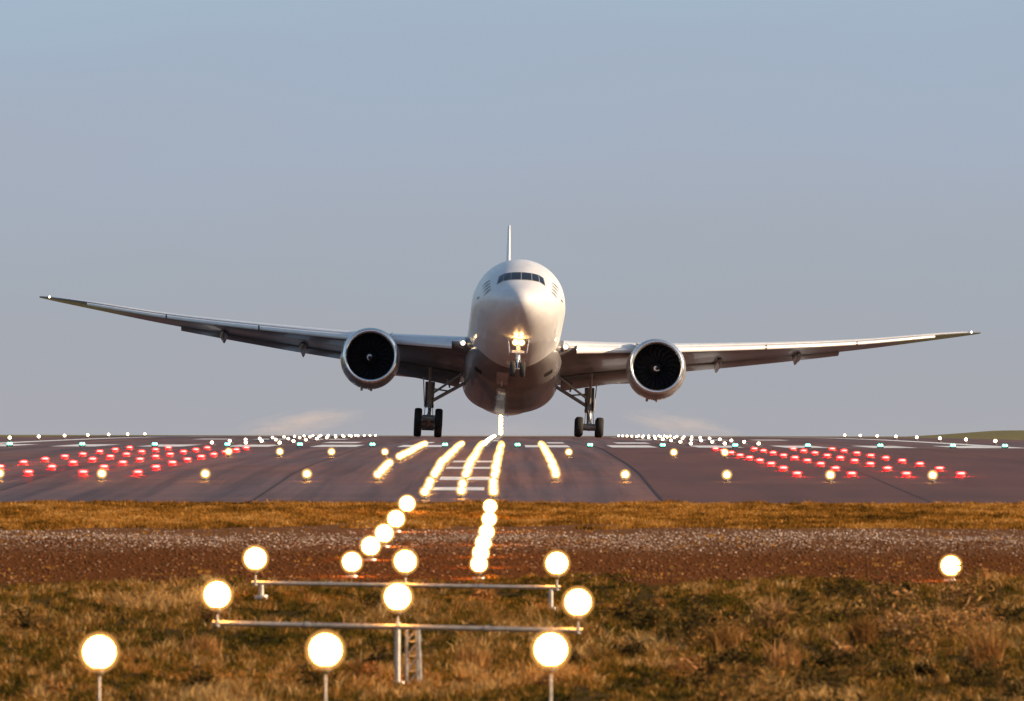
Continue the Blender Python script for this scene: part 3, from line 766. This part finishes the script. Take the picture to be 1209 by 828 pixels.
# rough bank grass: individual clumps on a patchy cover
x, d = scatter(62000, 96, 194)
keepedge = d + (vnoise(x*.8, d*.25, 5)-.5)*8 < 189.5
x, d = x[keepedge], d[keepedge]; n = len(x)
pn = vnoise(x*.55+3, d*.13, 1); pf = vnoise(x*2.1, d*.7, 2); pl_ = vnoise(x*.2+9, d*.05, 3); pg = vnoise(x*4.3+5, d*1.6, 8)
tint = .50+.45*(pn-.5)+.62*(pf-.5)+.30*(pl_-.5)+.75*(pg-.5)+rng.normal(0, .17, n)
tint -= .14*np.clip((d-170)/14, 0, 1)*np.clip((x-2)/4, 0, 1)
hh = (.04+.11*pf+.27*pg**2.5*pn)*rng.uniform(.6, 1.35, n)*np.where(d > 178, .7, 1)
bare = (vnoise(x*3.3, d*1.1, 9) < .34) & (rng.random(n) < .85)
x, d, tint, hh = x[~bare], d[~bare], tint[~bare], hh[~bare]
tag(blades('grass', x, d, hh, .0085, np.full(len(x), .75), tint, 8, .035, GM), 'rough tawny and green meadow grass covering the near bank', 'grass', kind='stuff')
# pale strip next to the pavement
x, d = scatter(48000, 218, 251.7)
k = d+(vnoise(x*.6, d*.3, 15)-.5)*9 > 224.5; x, d = x[k], d[k]
tint = .5+.5*(vnoise(x*.5, d*.2, 21)-.5)+.6*(vnoise(x*1.9, d*.6, 22)-.5)+.5*(vnoise(x*4.4, d*1.3, 24)-.5)+rng.normal(0, .12, len(x))
hs = (.025+.075*vnoise(x*1.9, d*.6, 23)+.05*vnoise(x*4.4, d*1.3, 25))*rng.uniform(.6, 1.4, len(x))
tag(blades('grass', x, d, hs, .009, np.full(len(x), .7), tint, 6, .05, GS), 'short golden dry grass strip along the asphalt edge', 'grass', kind='stuff')
# sparse tufts on the dirt
x, d = scatter(900, 189, 232); k = vnoise(x*.7, d*.4, 31) > .62; x, d = x[k], d[k]
tag(blades('grass', x, d, np.full(len(x), .07), .008, np.full(len(x), .7), rng.uniform(.3, .9, len(x)), 8, .05, GS), 'sparse dry tufts scattered on the bare red dirt', 'grass', kind='stuff')

# rough low undergrowth: leafy weeds that run into each other
def undergrowth():
    n = 330; d = np.sqrt(rng.uniform(118**2, 184**2, n)); x = rng.uniform(-1, 1, n)*(.0476*d+1.2)
    keep = rng.random(n) < np.where(x > 1.8, .9, .22)*np.where(d > 172, .4, 1); x, d = x[keep], d[keep]; n = len(x)
    R = rng.uniform(.12, .46, n)*np.where(x > 1.8, 1.15, .7); per = 260; M = n*per
    X = np.repeat(x, per); D = np.repeat(d, per); RR = np.repeat(R, per); Tn = np.repeat(rng.random(n), per)
    th = rng.uniform(0, 2*PI, M); ph = np.arccos(rng.uniform(0, 1, M)); rr = RR*rng.uniform(.35, 1.05, M)**.7*(1+.25*np.sin(3*th+X*7))
    cx = X+rr*np.sin(ph)*np.cos(th); cy = D+rr*np.sin(ph)*np.sin(th); cz = Garr(cx, cy)+rr*np.cos(ph)*rng.uniform(.8, 1.25, M)
    sz = rng.uniform(.014, .045, M); a = rng.uniform(0, 2*PI, M); el = rng.uniform(-.6, 1.2, M)
    u = np.stack([np.cos(a)*np.cos(el), np.sin(a)*np.cos(el), np.sin(el)], 1); b_ = rng.normal(0, 1, (M, 3)); v = np.cross(u, b_); v /= np.linalg.norm(v, axis=1)[:, None]+1e-6
    c_ = np.stack([cx, cy, cz], 1); ln = (sz*rng.uniform(1., 2.6, M))[:, None]; w_ = sz[:, None]*.55
    V = np.stack([c_-u*ln, c_+v*w_, c_+u*ln, c_-v*w_], 1)
    me = bpy.data.meshes.new('undergrowth'); me.vertices.add(M*4); me.vertices.foreach_set('co', V.astype(np.float32).ravel())
    me.loops.add(M*4); me.loops.foreach_set('vertex_index', np.arange(M*4, dtype=np.int32)); me.polygons.add(M)
    me.polygons.foreach_set('loop_start', np.arange(M, dtype=np.int32)*4); me.polygons.foreach_set('loop_total', np.full(M, 4, np.int32)); me.update(calc_edges=True)
    at = me.attributes.new('tint', 'FLOAT', 'POINT'); at.data.foreach_set('value', np.clip(np.repeat(Tn*.85-.02+rng.normal(0, .13, M), 4), 0, 1).astype(np.float32))
    me.materials.append(grass_mat('undergrowth_leaf', [(0, (.035, .022, .010)), (.28, (.080, .055, .014)), (.52, (.18, .10, .024)), (.78, (.34, .15, .045)), (1, (.50, .28, .12))]))
    o = bpy.data.objects.new('undergrowth', me); col.objects.link(o)
    tag(o, 'rough low brown and olive weeds running through the bank grass', 'weeds', kind='stuff')
undergrowth()
def stones(name, x, d, r, m, label):
    n = len(x); base = np.array([(1, 0, 0), (-1, 0, 0), (0, 1, 0), (0, -1, 0), (0, 0, 1), (0, 0, -1), (.7, .7, .3), (-.7, .7, .3), (-.7, -.7, .3), (.7, -.7, .3)], float)
    Fc = [(4, 0, 6), (4, 6, 2), (4, 2, 7), (4, 7, 1), (4, 1, 8), (4, 8, 3), (4, 3, 9), (4, 9, 0), (5, 6, 0), (5, 2, 6), (5, 7, 2), (5, 1, 7), (5, 8, 1), (5, 3, 8), (5, 9, 3), (5, 0, 9)]
    z = Garr(x, d); V = np.empty((n, 10, 3))
    for i in range(10):
        j = rng.uniform(.7, 1.25, (n, 3)); V[:, i] = base[i]*j*r[:, None]*np.array([1, 1, .62])
    a = rng.uniform(0, 2*PI, n); ca, sa = np.cos(a)[:, None], np.sin(a)[:, None]
    X = V[:, :, 0]*ca-V[:, :, 1]*sa; Y = V[:, :, 0]*sa+V[:, :, 1]*ca; V[:, :, 0], V[:, :, 1] = X, Y
    V += np.stack([x, d, z+r*.25], 1)[:, None, :]
    me = bpy.data.meshes.new(name); me.vertices.add(n*10); me.vertices.foreach_set('co', V.astype(np.float32).ravel())
    L_ = (np.array(Fc)[None]+(np.arange(n)*10)[:, None, None]).astype(np.int32).ravel()
    me.loops.add(len(L_)); me.loops.foreach_set('vertex_index', L_); me.polygons.add(n*16); me.polygons.foreach_set('loop_start', np.arange(n*16, dtype=np.int32)*3); me.polygons.foreach_set('loop_total', np.full(n*16, 3, np.int32))
    me.update(calc_edges=True)
    at = me.attributes.new('tint', 'FLOAT', 'POINT'); at.data.foreach_set('value', np.repeat(rng.random(n), 10).astype(np.float32))
    me.materials.append(m); o = bpy.data.objects.new(name, me); col.objects.link(o); tag(o, label, 'gravel', kind='stuff')
def stone_mat(name, stops):
    m = mat(name, (.4, .4, .4), .95, spec=.1); a = N(m, 'ShaderNodeAttribute', attribute_name='tint'); L(m, ramp(m, a.outputs['Fac'], stops).outputs[0], m.node_tree.nodes['Principled BSDF'].inputs['Base Color']); return m
x, d = scatter(80000, 202, 229); pr = np.exp(-((d-215-4*(vnoise(x*.4, d*.2, 41)-.5))/5.0)**2)*np.clip(.8*vnoise(x*1.3, d*.5, 42)+.12, .04, 1)*.7; k = rng.random(len(x)) < pr; x, d = x[k], d[k]
stones('gravel', x, d, rng.uniform(.008, .022, len(x))*rng.uniform(.8, 1.5, len(x)), stone_mat('pale_gravel', [(0, (.16, .09, .05)), (.5, (.34, .23, .165)), (.85, (.52, .41, .33)), (1, (.72, .61, .52))]), 'pale stones strewn along the edge of the bare dirt')
x, d = scatter(9000, 188, 214)
stones('gravel', x, d, rng.uniform(.012, .04, len(x)), stone_mat('dirt_clods', [(0, (.075, .028, .010)), (.85, (.15, .060, .022)), (1, (.32, .18, .10))]), 'reddish clods and small stones on the bare dirt')

# dry weeds taller than the grass
WE = [(912, 745, .62, .9, 'tall feathery pinkish dry weed left of centre in the right half bank', 1.0), (855, 768, .45, .75, 'yellow dry weed clump leaning left below the feathery pinkish one', .35),
      (925, 792, .5, .8, 'russet weed clump at the bottom edge below the feathery pinkish weed', .8), (1020, 762, .5, .65, 'dark brown weed clump between the feathery weed and the solitary lamp', .25),
      (1120, 750, .5, .9, 'pale tan weed clump standing below the solitary glowing lamp', .95), (1165, 785, .55, .8, 'brown weed clump at the lower right corner of the bank', .55),
      (240, 775, .35, .8, 'low russet weed clump between the two lowest lamps at left', .8), (560, 790, .35, .8, 'low straw weed clump right of the lattice trestle', .6)]
for (x, y, h, w, lab, tn) in WE:
    best = min(((abs((YH-y)*dd/F+CAM_H-G((x-XV)*dd/F, dd)), dd) for dd in np.arange(110, 188, .25)))
    dd = float(best[1]); X = (x-XV)*dd/F; n = 60
    q1, q2 = rng.uniform(0, 1, n)**.5, rng.uniform(0, 2*PI, n); rx_, rd_ = X+.24*w*q1*np.cos(q2), dd+.3*w*q1*np.sin(q2)
    o = blades('dry_weed', rx_, rd_, np.full(n, h)*rng.uniform(.6, 1.1, n), .008, np.full(n, .42), np.clip(np.full(n, tn*.75)+rng.normal(0, .12, n), 0, 1), 7, .035, GW)
    tag(o, lab, 'weed', 'dry weeds on the bank')

# ------------------------------------------------------------------ spray behind the engines
def plume(name, c, half, dens, colr, label, rotz=0., roty=0., scale=1.2):
    g = MB(); g.ball((0, 0, 0), 1., 24); m = bpy.data.materials.new('spray_'+name); m.use_nodes = True; nt = m.node_tree
    nt.nodes.remove(nt.nodes['Principled BSDF']); out = nt.nodes['Material Output']
    v = N(m, 'ShaderNodeVolumePrincipled'); v.inputs['Color'].default_value = (*colr, 1); v.inputs['Anisotropy'].default_value = .2
    tc_ = N(m, 'ShaderNodeTexCoord'); ln_ = N(m, 'ShaderNodeVectorMath', operation='LENGTH'); L(m, tc_.outputs['Object'], ln_.inputs[0])
    fo = N(m, 'ShaderNodeMapRange', interpolation_type='SMOOTHSTEP'); L(m, ln_.outputs['Value'], fo.inputs[0]); fo.inputs[1].default_value = 1.; fo.inputs[2].default_value = .1
    n_ = N(m, 'ShaderNodeTexNoise'); n_.inputs['Scale'].default_value = scale; n_.inputs['Detail'].default_value = 5; L(m, tc_.outputs['Object'], n_.inputs['Vector'])
    mr_ = N(m, 'ShaderNodeMapRange'); L(m, n_.outputs[0], mr_.inputs[0]); mr_.inputs[1].default_value = .38; mr_.inputs[2].default_value = .85
    mm = N(m, 'ShaderNodeMath', operation='MULTIPLY'); L(m, fo.outputs[0], mm.inputs[0]); L(m, mr_.outputs[0], mm.inputs[1])
    m2 = N(m, 'ShaderNodeMath', operation='MULTIPLY'); L(m, mm.outputs[0], m2.inputs[0]); m2.inputs[1].default_value = dens
    L(m, m2.outputs[0], v.inputs['Density']); L(m, v.outputs[0], out.inputs['Volume'])
    o = g.build('spray', m); o.location = c; o.scale = half; o.rotation_euler = (0, roty, rotz)
    tag(o, label, 'spray', kind='stuff'); return o
plume('left', (-17.6, 880, .75), (6.2, 22, 1.3), .10, (.95, .88, .83), 'pale spray drifting up behind the left engine', roty=math.radians(-9), scale=2.0)
plume('right', (13.6, 880, .7), (6.0, 22, 1.2), .07, (.95, .88, .83), 'pale spray drifting up behind the right engine', roty=math.radians(10), scale=2.0)

plume('wheels', (-1.5, 812, .1), (10., 10, 1.5), .034, (.95, .84, .78), 'thin low spray thrown up behind the main wheels', scale=1.5)
# ------------------------------------------------------------------ camera, light, sky
cam = bpy.data.cameras.new('camera'); co = bpy.data.objects.new('camera', cam); col.objects.link(co); sc.camera = co
cam.sensor_width = 36; cam.sensor_fit = 'HORIZONTAL'; cam.lens = 36*F/1209; cam.clip_start = 1; cam.clip_end = 20000
co.location = (0, 0, CAM_H)
pitch, yaw, roll = (YH-414)/F, (XV-604.5)/F, math.radians(.11)
co.rotation_euler = (Matrix.Rotation(yaw, 3, 'Z') @ Matrix.Rotation(PI/2+pitch, 3, 'X') @ Matrix.Rotation(roll, 3, 'Z')).to_euler()
cam.dof.use_dof = True; cam.dof.focus_distance = 715; cam.dof.aperture_fstop = 7.5

to_sun = Vector((.955, -.16, .26)).normalized()
sl = bpy.data.lights.new('sun', 'SUN'); so = bpy.data.objects.new('sun', sl); col.objects.link(so)
sl.energy = 4.2; sl.angle = math.radians(.53); sl.color = (1, .74, .49)
so.rotation_euler = to_sun.to_track_quat('Z', 'Y').to_euler(); so.location = (200, 300, 100)

w = bpy.data.worlds.new('World'); sc.world = w; w.use_nodes = True; nt = w.node_tree
class WM: node_tree = nt
bg = nt.nodes['Background']; bg.inputs['Strength'].default_value = .1
sk = nt.nodes.new('ShaderNodeTexSky'); sk.sky_type = 'NISHITA'; sk.sun_disc = False
sk.sun_elevation = math.asin(to_sun.z); sk.sun_rotation = math.atan2(to_sun.x, to_sun.y); sk.dust_density = 2.0
tcw = nt.nodes.new('ShaderNodeTexCoord'); spw = nt.nodes.new('ShaderNodeSeparateXYZ'); nt.links.new(tcw.outputs['Generated'], spw.inputs[0])
# haze layer of the sky: bluish above, mauve-grey towards the horizon
mr1 = nt.nodes.new('ShaderNodeMapRange'); nt.links.new(spw.outputs[2], mr1.inputs[0]); mr1.inputs[1].default_value = -.004; mr1.inputs[2].default_value = .046
SKYK = 10/1.75
K = lambda *c: tuple(((v/255+.055)/1.055)**2.4*SKYK for v in c)
skn = nt.nodes.new('ShaderNodeTexNoise'); skm = nt.nodes.new('ShaderNodeMapping'); skm.inputs['Scale'].default_value = (22, 22, 95)
nt.links.new(tcw.outputs['Generated'], skm.inputs['Vector']); nt.links.new(skm.outputs[0], skn.inputs['Vector']); skn.inputs['Scale'].default_value = 1.; skn.inputs['Detail'].default_value = 4
ska = nt.nodes.new('ShaderNodeMath'); ska.operation = 'MULTIPLY_ADD'; nt.links.new(skn.outputs[0], ska.inputs[0]); ska.inputs[1].default_value = .34
ska2 = nt.nodes.new('ShaderNodeMath'); ska2.operation = 'ADD'; ska2.inputs[1].default_value = -.17; nt.links.new(mr1.outputs[0], ska2.inputs[0]); nt.links.new(ska2.outputs[0], ska.inputs[2])
hz = ramp(WM, ska.outputs[0], [(0, K(172, 171, 177)), (.16, K(167, 170, 178)), (.34, K(164, 172, 182)), (.52, K(166, 175, 190)), (.75, K(163, 179, 197)), (1, K(163, 187, 205))])
mr2 = nt.nodes.new('ShaderNodeMapRange'); nt.links.new(spw.outputs[2], mr2.inputs[0]); mr2.inputs[1].default_value = .05; mr2.inputs[2].default_value = .4
nw = mixc(WM, mr2.outputs[0], hz.outputs[0], sk.outputs[0])
nt.links.new(nw, bg.inputs['Color'])

vs = sc.view_settings; vs.view_transform = 'Standard'; vs.look = 'None'; vs.exposure = .8; vs.gamma = 1; vs.use_curve_mapping = False
sc.render.engine = 'CYCLES'; sc.cycles.use_denoising = True; sc.cycles.use_light_tree = True
sc.cycles.max_bounces = 6; sc.cycles.transparent_max_bounces = 8; sc.cycles.volume_bounces = 1
sc.cycles.sample_clamp_indirect = 4.0
sc.render.film_transparent = False
